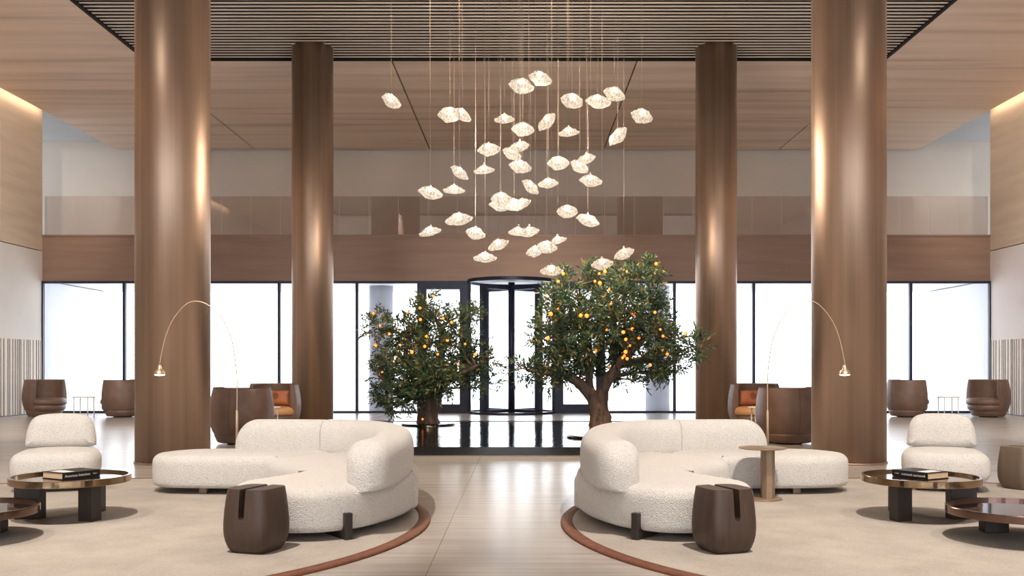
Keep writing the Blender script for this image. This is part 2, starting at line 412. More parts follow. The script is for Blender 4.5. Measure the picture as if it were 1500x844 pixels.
# ------------------------------------------------------------------ the setting
WX = 11.9
def setting():
    struct(MB().box(-12.4, 12.4, -9.4, 24.0, -.2, 0), 'floor', 'floor')
    struct(MB().box(-60, 60, 24.0, 90, -.25, -.05), 'terrace_ground', 'paving')
    # timber ceiling: panels with open shadow joints between them
    c = MB(); g = .036
    gx, gy = 7.65, 19.78
    def pan(x0, x1, y0, y1): c.box(x0 + g / 2, x1 - g / 2, y0 + g / 2, y1 - g / 2, 7.5, 7.56)
    xs = [-11.72, -gx, -2.55, 2.53, gx, 11.72]
    for a, b in zip(xs, xs[1:]): pan(a, b, gy, 27.92)
    for a, b in ((-11.72, -gx), (gx, 11.72)): pan(a, b, 8.0, gy)
    pan(-11.72, 11.72, -9.4, 8.0)
    struct(c, 'ceiling', 'timber')
    jt = MB()
    for x in xs[1:-1]: jt.box(x - .03, x + .03, gy + .03 if abs(x) < 9 else 8, 27.9, 7.562, 7.58)
    jt.box(-11.7, -gx, gy - .03, gy + .03, 7.562, 7.58).box(gx, 11.7, gy - .03, gy + .03, 7.562, 7.58)
    struct(jt, 'ceiling_joint_backing', 'black')
    struct(MB().box(-11.55, 11.55, -9.4, 27.85, 7.66, 7.7), 'ceiling_void', 'black')
    struct(MB().box(-19, 19, -9.6, 28.6, 7.8, 8.0), 'roof_slab', 'plaster_grey')
    fr = MB(); e = .06
    fr.box(-gx, -gx + e, 8, gy, 7.49, 7.65).box(gx - e, gx, 8, gy, 7.49, 7.65)
    fr.box(-gx + e, gx - e, gy - .035, gy, 7.49, 7.65).box(-gx + e, gx - e, 8, 8 + e, 7.49, 7.65)
    struct(fr, 'ceiling_grille_frame', 'black')
    sl = MB(); y = gy - .14
    while y > 8.15:
        sl.box(-gx + e, gx - e, y - .027, y + .027, 7.53, 7.54); y -= .163
    struct(sl, 'ceiling_grille', 'slat')
    # side walls
    for sd, nm, low in ((-1, 'left', 'plaster'), (1, 'right', 'pink')):
        def bx(mb, x0, x1, *a):
            return mb.box(min(sd * x0, sd * x1), max(sd * x0, sd * x1), *a)
        up = MB(); bx(up, WX, WX + .3, 22.09, 24.0, 4.075, 7.8)
        for a in (19.5, 16.9, 14.3, 11.7, 9.1, 6.5, 3.9, 1.3, -1.3, -3.9, -6.5, -9.1): bx(up, WX, WX + .3, a + .01, a + 2.58, 4.075, 7.8)
        struct(up, 'wall_' + nm, 'timber_wall')
        lo = MB(); bx(lo, WX, WX + .3, -9.4, 24.0, 0, 4.05); struct(lo, 'wall_%s_lower' % nm, low)
        bk = MB(); bx(bk, WX - .02, WX, 8, 23.93, .02, 1.83); struct(bk, 'wall_%s_panel_backing' % nm, 'slatback')
        rnd = random.Random(5); ss = MB(); y = 23.9
        while y > 8:
            w = rnd.choice((.018, .022, .028)); bx(ss, WX - .028, WX - .02, y - w, y, .02, 1.82); y -= rnd.choice((.075, .09, .11, .14, .17))
        struct(ss, 'trim_%d' % (1 if sd < 0 else 2), 'slatwood')
        bs = MB(); bx(bs, WX - .055, WX, 8, 23.93, 0, .02); struct(bs, 'baseboard_' + nm, 'mullion')
        cv = MB(); bx(cv, 11.62, 11.70, 9, 23.9, 7.565, 7.59); struct(cv, 'ceiling_cove_strip_' + nm, 'cove')
        pw = MB(); bx(pw, 11.98, 12.3, 24.08, 28, -.05, 3.33); struct(pw, 'wall_portico_' + nm, 'outside_white')
        rt = MB(); bx(rt, WX + .3, 18.8, 23.7, 24.0, 3.3, 7.8); struct(rt, 'wall_mezzanine_return_' + nm, 'plaster_grey')
    struct(MB().box(-12.4, 12.4, -9.6, -9.4, 7.2, 7.8).box(-12.4, -11.5, -9.6, -9.4, 0, 7.2).box(11.5, 12.4, -9.6, -9.4, 0, 7.2), 'wall_rear', 'timber_wall')
    struct(MB().box(-60, 60, -70, -9.4, -.25, -.05), 'street_ground', 'paving')
    for i in range(10):  # unseen rear glazing, added full height to let in fill daylight
        x0 = -11.5 + i * 2.3; f = MB().box(x0, x0 + .04, -9.55, -9.45, 0, 7.2).box(x0 + 2.26, x0 + 2.3, -9.55, -9.45, 0, 7.2)
        for z0, z1 in ((0, .05), (3.5, 3.56), (7.15, 7.2)): f.box(x0 + .04, x0 + 2.26, -9.55, -9.45, z0, z1)
        o = struct(f, 'window_%d' % (11 + i), 'mullion'); MB().box(x0 + .04, x0 + 2.26, -9.51, -9.5, .05, 7.15).build('pane', 'glass', o)
    # mezzanine
    struct(MB().box(-WX, WX, 24.0, 24.06, 3.31, 4.47), 'wall_fascia', 'fascia')
    struct(MB().box(-WX, WX, 23.97, 24.06, 4.43, 4.475), 'trim_3', 'fascia')
    struct(MB().box(-18.8, 18.8, 24.06, 28.2, 3.36, 4.4), 'mezzanine_floor_slab', 'outside_white')
    struct(MB().box(-18.8, 18.8, 28.2, 28.5, 4.4, 7.8), 'wall_mezzanine', 'plaster_taupe')
    bal = thing('glass_balustrade', 'frameless glass balustrade along the upper floor edge above the brown fascia', 'balustrade', (0, 24.12, 4.4))
    n = 32; w = 2 * WX / n
    for i in range(n):
        MB().box(-WX + i * w + .006, -WX + (i + 1) * w - .006, -.008, .008, 0, 1.06).build('glass_panel', 'glass_tint', bal)
    MB().box(-WX, WX, -.03, .03, 0, .05).build('bottom_channel', 'fascia', bal)
    # glazing bays
    def window(i, x0, x1):
        t = .035
        f = MB().box(x0, x0 + t, 23.96, 24.05, 0, 3.31).box(x1 - t, x1, 23.96, 24.05, 0, 3.31)
        f.box(x0 + t, x1 - t, 23.96, 24.05, 0, .05).box(x0 + t, x1 - t, 23.96, 24.05, 3.25, 3.31)
        o = struct(f, 'window_%d' % i, 'mullion')
        MB().box(x0 + t, x1 - t, 24.0, 24.012, .05, 3.25).build('pane', 'glass', o)
    xs = [-WX, -9.84, -7.9, -5.95, -4.0, -2.45]
    k = 1
    for a, b in zip(xs, xs[1:]): window(k, a, b); k += 1
    xs = [2.2, 3.97, 5.96, 7.9, 9.9, WX]
    for a, b in zip(xs, xs[1:]): window(k, a, b); k += 1
    # swing doors either side of the drum
    for nm, x0, x1 in (('door_1', -2.45, -1.22), ('door_2', .98, 2.2)):
        t = .2; f = MB().box(x0, x0 + t, 23.93, 24.07, 0, 3.31).box(x1 - t, x1, 23.93, 24.07, 0, 3.31)
        f.box(x0 + t, x1 - t, 23.93, 24.07, 3.1, 3.31).box(x0 + t, x1 - t, 23.93, 24.07, 0, .22)
        o = struct(f, nm, 'mullion')
        MB().box(x0 + t, x1 - t, 24.0, 24.012, .22, 3.1).build('pane', 'glass', o)
        hx = x1 - t - .06 if nm == 'door_1' else x0 + t + .06
        MB().tube([(hx, 23.93, .9), (hx, 23.87, .92), (hx, 23.87, 1.5), (hx, 23.93, 1.52)], .014).build('handle', 'mullion', o)
    # columns
    for x, y, r in ((wx(253.5, 11.87), 11.87, .445), (wx(1243, 11.87), 11.87, .445), (wx(458, 19.1), 19.1, .408), (wx(1049, 19.1), 19.1, .408),
                    (wx(253.5, 11.87), -3.5, .445), (wx(1243, 11.87), -3.5, .445), (-3.9, -6.5, .445), (3.9, -6.5, .445)):
        col = MB().lathe([(r, 0), (r, 7.56)], 96, (0, 0, 0)).build('column', 'bronze', None, (x, y, 0))
        col.data.polygons[-1].use_smooth = False; col.data.polygons[-2].use_smooth = False
        rg = MB().lathe([(r + .012, 0), (r + .012, .02), (r, .022)], 96).build('base_ring', 'bronze', col)
        col['kind'] = 'structure'
    for x in (-3.72, 3.86):
        oc = MB().lathe([(.33, -.05), (.33, 3.36)], 48).build('portico_column', 'outside_column', None, (x, 26.2, 0)); oc['kind'] = 'structure'
setting()

def revolving_door():
    cx = -.12; r = 1.08
    o = thing('revolving_door', 'dark framed glass revolving door drum in the middle of the window wall', 'revolving door', (cx, 24.0, 0))
    ann = lambda r0, r1, z0, z1, n=72: MB().rings([[(q * math.cos(2 * PI * j / n), q * math.sin(2 * PI * j / n), z) for j in range(n)] for q, z in ((r0, z0), (r1, z0), (r1, z1), (r0, z1), (r0, z0))], False, False, False)
    ann(r - .05, r + .03, 3.25, 3.335).build('drum_ring', 'mullion', o)
    MB().lathe([(r - .05, 3.31), (r - .05, 3.33)], 64, smooth=False).build('drum_ceiling', 'outside_white', o)
    ann(r - .03, r + .02, 0, .05).build('floor_ring', 'mullion', o)
    # fixed curved side screens with posts
    for a0, a1 in ((150, 180), (0, 30), (180, 210), (330, 360)):
        g = [[(r * math.cos(R(a0 + (a1 - a0) * j / 10)), r * math.sin(R(a0 + (a1 - a0) * j / 10)), z) for j in range(11)] for z in (.05, 3.2)]
        MB().rings(g, True, False, False, False).build('curved_screen', 'glass', o)
    for a in (0, 180): MB().obox((r * math.cos(R(a)), r * math.sin(R(a))), (1, 0), (0, 1), .06, .05, 0, 3.3).build('post', 'mullion', o)
    MB().lathe([(.085, 0), (.085, 3.28)], 20).build('centre_shaft', 'mullion', o)
    for a in (45, 135, 225, 315):
        u = (math.cos(R(a)), math.sin(R(a))); v = (-u[1], u[0]); r1 = r - .06
        f = MB(); mid = r1 / 2
        f.obox((u[0] * (r1 - .06), u[1] * (r1 - .06)), u, v, .07, .06, .02, 3.18)
        f.obox((u[0] * mid, u[1] * mid), u, v, mid - .06, .03, .02, .1).obox((u[0] * mid, u[1] * mid), u, v, mid - .06, .03, 3.08, 3.18)
        w = f.build('wing', 'mullion', o)
        MB().obox((u[0] * mid, u[1] * mid), u, v, mid - .1, .006, .1, 3.08).build('pane', 'glass', w)
revolving_door()

# ------------------------------------------------------------------ pool
POOL = (-3.08, 3.06, 12.6, 18.6, .12)
def pool():
    x0, x1, y0, y1, h = POOL
    cx, cy = (x0 + x1) / 2, (y0 + y1) / 2; hx, hy = (x1 - x0) / 2, (y1 - y0) / 2; t = .05
    o = thing('reflecting_pool', 'low black stone reflecting pool with rippled water in front of the entrance', 'pool', (cx, cy, 0))
    k = MB().box(-hx, hx, -hy, -hy + t, 0, h).box(-hx, hx, hy - t, hy, 0, h).box(-hx, -hx + t, -hy + t, hy - t, 0, h).box(hx - t, hx, -hy + t, hy - t, 0, h)
    k.build('kerb', 'blackstone', o)
    MB().box(-hx + t, hx - t, -hy + t, hy - t, .01, h - .012).build('water', 'water', o)
    MB().box(-hx - .02, hx + .02, -hy - .02, -hy, 0, .012).build('edge_strip', 'leg_bronze', o)
    for x, y, r in ((wx(627, 17.4), 17.4, .5), (wx(878, 14.4), 14.4, .5)):
        MB().lathe([(r, .02), (r, h + .012), (r - .02, h + .02)], 48, (x - cx, y - cy, 0)).build('tree_plinth', 'blackstone', o)
pool()

# ------------------------------------------------------------------ trees
def rv(rnd):
    while 1:
        v = Vector((rnd.uniform(-1, 1), rnd.uniform(-1, 1), rnd.uniform(-1, 1)))
        if .01 < v.length < 1: return v
def tree(name, label, d, base, trunkpaths, blobs, leafn, leaflen, depth, seed, opening_dirs=None):
    rnd = random.Random(seed)
    root = thing(name, label, 'tree', (wx(base[0], d), d, POOL[4] + .02))
    ox, oy, oz = root.location
    s = d / F
    def P(px, py, dy=0.): return Vector((wx(px, d) - ox, dy, wz(py, d) - oz))
    tr = MB(); nodes = []
    for pts in trunkpaths:
        c = catmull([tuple(P(a, b, dy)) + (r * s,) if False else tuple(P(a, b, dy)) for a, b, dy, r in pts], 6, False)
        rr = catmull([(r * s, 0, 0) for a, b, dy, r in pts], 6, False)
        rad = [max(.006, q.x * (1 + .10 * noise.noise(Vector((i * .7, seed, 0))))) for i, q in enumerate(rr)]
        tr.tube(c, rad, 14)
        nodes += [(p, r) for p, r in zip(c, rad)][len(c) // 3:]
    for vi in range(len(tr.v)):
        p = Vector(tr.v[vi]); ang = noise.noise(p * 6 + Vector((seed, 0, 0))); q = noise.noise(Vector((p.x * 18, p.y * 18, p.z * 4)))
        dv = Vector((noise.noise(p * 5), noise.noise(p * 5 + Vector((9, 0, 0))), 0)) * .05 * min(1, .3 + .5 * abs(ang)) + Vector((q, q, 0)) * .012
        p = p + dv; p.z = max(p.z, .002)
        tr.v[vi] = tuple(p)
    tr.build('trunk', 'bark', root)
    br = MB(); lv = []; lf = []
    tot = sum(b[2] ** 2 * (b[4] if len(b) > 4 else 1) for b in blobs)
    for b in blobs:
        px, py, pr = b[:3]; dy = b[3] if len(b) > 3 else None; den = b[4] if len(b) > 4 else 1
        if dy is None: dy = rnd.uniform(-.5, .5) * depth
        c = P(px, py, dy); r = pr * s
        # branch from the nearest limb
        q, qr = min(nodes, key=lambda n: (n[0] - c).length + (0 if n[0].z < c.z else .8))
        m1 = q.lerp(c, .4) + Vector((rnd.uniform(-.1, .1), rnd.uniform(-.1, .1), .06)); m2 = q.lerp(c, .75) + Vector((rnd.uniform(-.1, .1), rnd.uniform(-.1, .1), .05))
        cc = catmull([q, m1, m2, c], 5, False)
        r0 = min(qr * .7, .03); br.tube(cc, [r0 + (.007 - r0) * i / (len(cc) - 1) for i in range(len(cc))], 6)
        ntw = int(leafn * pr * pr * den / tot / 13) + 2
        for t in range(ntw):
            e = rv(rnd); e.z *= .9
            st = c + e * r * .85
            dirv = (e * 1.0 + rv(rnd) * .9 + Vector((0, 0, .25))).normalized()
            ln = rnd.uniform(.16, .34) * min(1.15, .5 + r)
            end = st + dirv * ln; mid = st.lerp(end, .5) + Vector((0, 0, .02))
            br.tube([st, mid, end], [.004, .003, .0015], 3)
            nl = rnd.randint(10, 15)
            side = dirv.cross(Vector((rnd.uniform(-1, 1), rnd.uniform(-1, 1), rnd.uniform(-1, 1)))).normalized()
            for k in range(nl):
                f = (k + 1) / nl; p = st.lerp(end, f) + Vector((0, 0, .02 * math.sin(f * PI)))
                sd = (side * (1 if k % 2 else -1)); sd.rotate(__import__('mathutils').Quaternion(dirv, rnd.uniform(-.9, .9)))
                ld = (dirv * rnd.uniform(.5, 1.0) + sd * rnd.uniform(.6, 1.1)).normalized()
                if k == nl - 1: ld = dirv
                L = leaflen * rnd.uniform(.7, 1.2); nn = ld.cross(rv(rnd)).normalized(); w = L * .15
                up = nn.cross(ld) * w * .35
                o = len(lv)
                lv += [p, p + ld * L * .5 + nn * w - up, p + ld * L, p + ld * L * .5 - nn * w - up, p + ld * L * .5]
                lf += [(o, o + 1, o + 4), (o + 1, o + 2, o + 4), (o + 2, o + 3, o + 4), (o + 3, o, o + 4)]
    br.build('branches', 'bark', root)
    mb = MB(); mb.v = [tuple(p) for p in lv]; mb.f = lf; mb.sm = [False] * len(lf)
    mb.build('foliage', 'leaf', root)
    return root

def fairy(name, label, d, pts, seed, dy0):
    rnd = random.Random(seed)
    o = thing(name, label, 'string lights', (wx(pts[0][0], d), d + dy0, wz(pts[0][1], d)))
    ox, oy, oz = o.location
    loc = [Vector((wx(px, d) - ox, rnd.uniform(-.12, .3), wz(py, d) - oz)) for px, py in pts]
    order = [0]; left = set(range(1, len(pts)))
    while left:
        k = min(left, key=lambda i: (loc[i] - loc[order[-1]]).length); order.append(k); left.remove(k)
    path = []
    for a, b in zip(order, order[1:]):
        path += [loc[a], loc[a].lerp(loc[b], .5) + Vector((0, .05, -.04))]
    path.append(loc[order[-1]])
    MB().tube(path, .003, 4).build('wire', 'mullion', o)
    for p in loc:
        r = rnd.uniform(.016, .03)
        b = MB().lathe([(.001, -r), (r * .7, -r * .7), (r, 0), (r * .7, r * .7), (.004, r)], 10).build('bulb', 'fairy', o); b.location = p
    return o

tree('olive_tree', 'smaller olive tree on the round plinth in the pool, left of the revolving door', 17.4, (627, 622),
     [[(628, 623, 0, 19), (627, 608, 0, 15), (630, 590, 0, 16), (634, 572, .02, 15), (640, 548, 0, 9), (648, 520, -.1, 5), (645, 480, 0, 2.5)],
      [(622, 622, -.05, 11), (622, 600, -.05, 9), (618, 575, 0, 9), (606, 550, .05, 7), (594, 520, 0, 4), (600, 480, .1, 2.5)],
      [(634, 580, 0, 10), (655, 558, -.1, 6), (685, 542, 0, 3.5), (705, 532, 0, 2)],
      [(620, 582, 0, 8), (600, 580, -.1, 5), (575, 574, 0, 3), (560, 566, 0, 2)]],
     [(627, 448, 15), (612, 466, 22), (642, 468, 24), (630, 492, 26), (684, 452, 16), (692, 468, 12), (668, 480, 20), (593, 488, 20), (556, 466, 10), (556, 484, 18),
      (576, 500, 14), (604, 512, 34), (640, 520, 34), (676, 508, 26), (690, 522, 18), (556, 524, 15), (580, 534, 22), (610, 546, 32), (648, 550, 28), (676, 540, 24),
      (700, 534, 18), (718, 526, 12, None, .5), (552, 552, 14), (560, 574, 20), (586, 572, 24), (606, 566, 26), (632, 566, 20), (596, 590, 13), (578, 592, 14), (577, 597, 9, -.5, .8), (556, 586, 12),
      (694, 556, 16), (682, 556, 12), (712, 552, 12, None, .5), (720, 572, 10, None, .35), (652, 566, 14), (632, 545, 20, -.75), (622, 562, 18, -.7), (645, 556, 16, -.8), (612, 575, 12, -.6)],
     19000, .092, 1.5, 3)
tree('olive_tree', 'larger spreading olive tree with a forked trunk, right of the revolving door', 14.4, (880, 640),
     [[(881, 641, 0, 22), (879, 622, 0, 17), (877, 605, 0, 13), (871, 588, 0, 11), (859, 570, .05, 9), (844, 558, .05, 7.5), (822, 549, 0, 6), (796, 546, 0, 4), (770, 542, 0, 2.5)],
      [(886, 640, 0, 18), (883, 612, 0, 12), (881, 585, 0, 9), (888, 560, -.1, 8), (900, 540, -.15, 7.5), (916, 522, -.2, 8), (930, 506, -.15, 4.5), (950, 490, 0, 3)],
      [(870, 590, .02, 7), (864, 560, .1, 5.5), (864, 520, .1, 6), (852, 480, .05, 4), (848, 440, 0, 2.5)],
      [(906, 532, -.15, 7), (935, 530, -.2, 4.5), (965, 522, -.1, 3), (1000, 515, 0, 2)],
      [(902, 538, -.1, 7), (898, 500, 0, 5), (900, 460, 0, 4), (905, 425, 0, 2.5)]],
     [(822, 412, 10), (826, 432, 20), (812, 450, 20), (866, 408, 18), (884, 424, 26), (908, 412, 18), (930, 398, 9), (946, 394, 10), (942, 406, 14), (926, 416, 18), (958, 426, 10),
      (804, 474, 20), (834, 478, 28), (866, 458, 30), (902, 452, 32), (934, 450, 20), (958, 446, 15), (966, 468, 20), (930, 476, 26), (890, 484, 34), (850, 500, 34), (812, 502, 26), (800, 512, 18),
      (900, 512, 28), (926, 502, 24), (954, 496, 20), (974, 492, 15), (992, 498, 17), (1008, 512, 15), (1022, 520, 10), (990, 522, 17), (966, 530, 19), (942, 540, 20), (920, 546, 17), (912, 556, 10),
      (838, 530, 28), (814, 536, 24), (790, 546, 16), (770, 542, 14, None, .7), (752, 544, 11, None, .5), (866, 534, 20), (850, 550, 15), (804, 560, 12, None, .5), (970, 552, 14), (986, 550, 10), (1000, 536, 10), (940, 560, 11, None, .5)],
     24000, .085, 1.6, 8)
fairy('string_lights', 'amber string lights glowing among the leaves of the smaller olive tree', 17.4,
      [(640, 438), (631, 444), (612, 457), (622, 455), (604, 461), (622, 471), (655, 470), (666, 475), (578, 491), (555, 462), (632, 495), (595, 507), (612, 517), (558, 507), (588, 524), (630, 509), (684, 505), (674, 534), (568, 545), (625, 611), (700, 520), (648, 520), (660, 500), (568, 480)], 11, -.85)
fairy('string_lights', 'amber string lights glowing among the leaves of the larger olive tree', 14.4,
      [(950, 395), (872, 408), (880, 405), (908, 407), (864, 421), (872, 422), (885, 431), (878, 438), (822, 408), (815, 419), (888, 450), (815, 457), (845, 467), (854, 467), (804, 465), (921, 463), (946, 463), (883, 486), (903, 490), (918, 485), (955, 486), (959, 495), (928, 497), (906, 500), (987, 491), (868, 515), (914, 508), (906, 517), (908, 522), (912, 526), (902, 525), (965, 520), (940, 535), (800, 498)], 12, -.9)

# ------------------------------------------------------------------ pendants
PENDANTS = [  # px, py, width px, tilt, kind, distance, label
 (573, 148, 30, -30, 0, 13.0, 'glass petal pendant hanging alone at far upper left by the left ceiling joint'),
 (659, 168, 32, 0, 1, 13.4, 'left glass petal of the touching pair at upper left of the cascade'),
 (677, 168, 26, -35, 0, 12.8, 'right glass petal of the touching pair at upper left of the cascade'),
 (739, 175, 27, 5, 3, 12.4, 'small thin glass petal right of the upper left touching pair'),
 (764, 126, 34, -12, 1, 13.6, 'left glass petal of the two hanging topmost in the cascade'),
 (791, 115, 31, -15, 0, 12.9, 'topmost glass petal of the whole cascade'),
 (838, 148, 31, -12, 1, 12.2, 'glass petal upper right, first left of the two that nearly touch'),
 (876, 149, 33, -10, 0, 13.2, 'glass petal just left of the brightest one by the right ceiling joint'),
 (900, 138, 30, -18, 1, 12.5, 'brightest glass petal, crossing the right ceiling joint'),
 (940, 170, 31, -14, 0, 12.0, 'glass petal hanging farthest right in the cascade'),
 (801, 179, 29, 42, 2, 12.1, 'glass petal tilted steeply up to the right, upper middle of the cascade'),
 (766, 189.5, 30, -3, 1, 13.9, 'wide glass petal just below and left of the steeply tilted upper one'),
 (833, 194.5, 28, 8, 3, 11.9, 'thin flat glass petal at upper right below the near-touching pair'),
 (905, 200, 30, 42, 2, 12.6, 'glass petal tilted up to the right over the lower end of right ceiling joint'),
 (716, 219, 30, 3, 0, 13.0, 'glass petal at the ceiling edge, left of the bright overlapping pair'),
 (761, 215, 27, 10, 2, 12.6, 'bright upper petal of the overlapping pair at the ceiling edge'),
 (750, 225, 27, -25, 1, 13.3, 'lower left petal of the overlapping pair at the ceiling edge'),
 (709, 250, 27, 6, 3, 12.2, 'thin dim glass petal left of centre with a dark cap'),
 (762, 244, 30, -10, 0, 13.7, 'glass petal right below the overlapping pair at the ceiling edge'),
 (673, 253, 28, -38, 2, 12.5, 'glass petal tilted steeply down to the right on the left side'),
 (630, 282.5, 32, -14, 0, 12.9, 'glass petal farthest left at mid height, above the lowest left one'),
 (665, 279, 28, 0, 3, 13.1, 'pointed glowing petal just under the steeply tilted left one'),
 (818, 239, 29, 0, 1, 13.5, 'glass petal right of centre, left of the bright right overlapping pair'),
 (859, 233, 24, 12, 2, 12.7, 'bright upper petal of the overlapping pair on the right side'),
 (849, 244, 26, -28, 1, 13.2, 'lower petal of the overlapping pair on the right side'),
 (865, 265, 30, -10, 0, 12.1, 'glass petal right below the overlapping pair on the right side'),
 (777, 274, 26, -42, 2, 12.8, 'glass petal tilted steeply down to the right in the centre'),
 (803, 269, 27, 6, 3, 13.4, 'thin flat glass petal just right of the steeply tilted centre one'),
 (734, 291, 28, 0, 1, 12.3, 'top petal of the tight glowing cluster of four at the centre left'),
 (733, 301, 30, -8, 0, 13.0, 'bottom left petal of the tight glowing cluster of four'),
 (753, 300, 26, -12, 1, 12.6, 'third petal of the tight glowing cluster of four, lower right'),
 (765, 298, 24, 15, 3, 13.5, 'rightmost pointed petal of the tight glowing cluster of four'),
 (672, 322, 36, 8, 3, 12.0, 'widest boat-shaped petal on the lower left side'),
 (630, 340, 29, 14, 3, 12.9, 'lowest glass petal on the far left'),
 (696.5, 342, 28, -14, 1, 13.3, 'round glass petal between the widest left one and the cluster below it'),
 (730, 359, 28, 20, 3, 12.4, 'glass petal tilted up to the right just above the lowest left centre one'),
 (710.5, 378, 30, 0, 3, 13.0, 'lowest glass petal left of centre, in front of the brown fascia'),
 (759, 340, 27, 0, 3, 12.7, 'left petal of the side-by-side pair at the foot of the balustrade'),
 (774.5, 340, 28, 8, 2, 13.3, 'right petal of the side-by-side pair at the foot of the balustrade'),
 (831, 310, 28, 0, 1, 12.2, 'round starry petal on the right in front of the balustrade'),
 (861, 323, 32, -20, 2, 12.8, 'petal tilted down to the right, just right of the round starry one'),
 (801, 362, 28, -5, 1, 12.3, 'largest middle petal of the cluster of three before the fascia'),
 (817, 353, 24, 18, 3, 13.1, 'upper right petal of the cluster of three before the fascia'),
 (784, 368, 26, 14, 0, 13.6, 'lower left petal of the cluster of three before the fascia'),
 (808, 397, 30, 0, 3, 12.6, 'lowest glass petal, above the revolving door edge'),
 (882, 387, 29, 6, 0, 12.2, 'lowest petal on the right, just above the larger olive tree'),
 (914, 372, 30, 20, 2, 12.4, 'right petal above the larger olive tree, tilted up to the right'),
]
def petal_mesh(kind):
    import bmesh
    bm = bmesh.new(); bmesh.ops.create_icosphere(bm, subdivisions=4, radius=1)
    sx, sy, sz = [(.5, .40, .27), (.5, .42, .31), (.5, .36, .24), (.5, .42, .19)][kind]
    off = Vector((kind * 7.3, 2.1, 5.5))
    for v in bm.verts:
        p = v.co.copy()
        n1 = noise.noise(p * 1.6 + off); n2 = noise.noise(p * 4.0 + off * 2); n3 = noise.noise(p * 8 + off)
        rim = (p.x * p.x + p.y * p.y)
        q = Vector((p.x * sx * (1 + .12 * n2), p.y * sy * (1 + .18 * n2), p.z * sz))
        # pointed tips, folded edges and rippled surface
        q.y *= 1 - .45 * abs(p.x) ** 3; q.z *= 1 - .5 * abs(p.x) ** 3
        q.x += math.copysign(.10 * max(0, abs(p.x) - .75) * 4, p.x) * .6
        q.z += (.10 * n1 + .05 * math.sin(p.x * 5 + kind) * p.y) * rim
        q += p * (.030 * n2 + .016 * n3)
        if kind == 3: q.z += .10 * max(0, 1 - rim * 3.2) * (1 if p.z > 0 else .2)
        v.co = q
    me = bpy.data.meshes.new('glass_shade'); bm.to_mesh(me); bm.free()
    for p in me.polygons: p.use_smooth = True
    me.materials.append(M['crystal'])
    return me
def pendants():
    meshes = [petal_mesh(k) for k in range(4)]
    led = MB().lathe([(.001, -.022), (.016, -.014), (.02, 0), (.016, .014), (.006, .02)], 12); cap = MB().lathe([(.016, 0), (.016, .03), (.004, .045)], 12)
    led_me = cap_me = None
    placed = []
    for i, (px, py, w, tilt, kind, d, lab) in enumerate(PENDANTS):
        for dd in [k * .22 * sg for k in range(14) for sg in (1, -1)]:
            q = d + dd; x = wx(px, q)
            if 11.0 < q < 15.6 and all(math.hypot(x - a, (q - b)) > (w + c) / F * q * .62 for a, b, c in placed): break
        d = q; placed.append((x, d, w))
        x, z = wx(px, d), wz(py, d); wm = w / F * d
        o = thing('pendant_lamp', lab, 'pendant lamp', (x, d, z), 0, 'glass petal pendant lamps over the pool')
        s = bpy.data.objects.new('glass_shade', meshes[kind]); COL.objects.link(s); s.parent = o
        s.scale = (wm, wm, wm * 1.05); s.rotation_euler = (R((i * 37) % 30 - 15 - 8), R(-tilt), R((i * 53) % 40 - 20))
        top = wm * (.22 if kind != 3 else .20)
        if led_me is None:
            b = led.build('bulb', 'led', o); led_me = b.data; c = cap.build('cap', 'brass', o); cap_me = c.data
        else:
            b = bpy.data.objects.new('bulb', led_me); c = bpy.data.objects.new('cap', cap_me)
            for q in (b, c): COL.objects.link(q); q.parent = o
        b.location = (0, -.02, top * .8); c.location = (0, 0, top)
        MB().tube([(0, 0, top + .04), (0, 0, 7.53 - z)], .002, 5).build('cord', 'wire', o)
pendants()
for px, py, d in ((700, 205, 13.2), (790, 150, 13.0), (870, 205, 13.4), (690, 300, 13.1), (785, 318, 12.9), (895, 290, 13.3), (845, 170, 14.0), (725, 230, 14.0)):
    l = bpy.data.lights.new('pendant_glow', 'POINT'); l.energy = 52; l.color = lin((255, 236, 214))[:3]; l.shadow_soft_size = .012
    lo = bpy.data.objects.new('pendant_glow', l); COL.objects.link(lo); lo.location = (wx(px, d), d, wz(py, d))

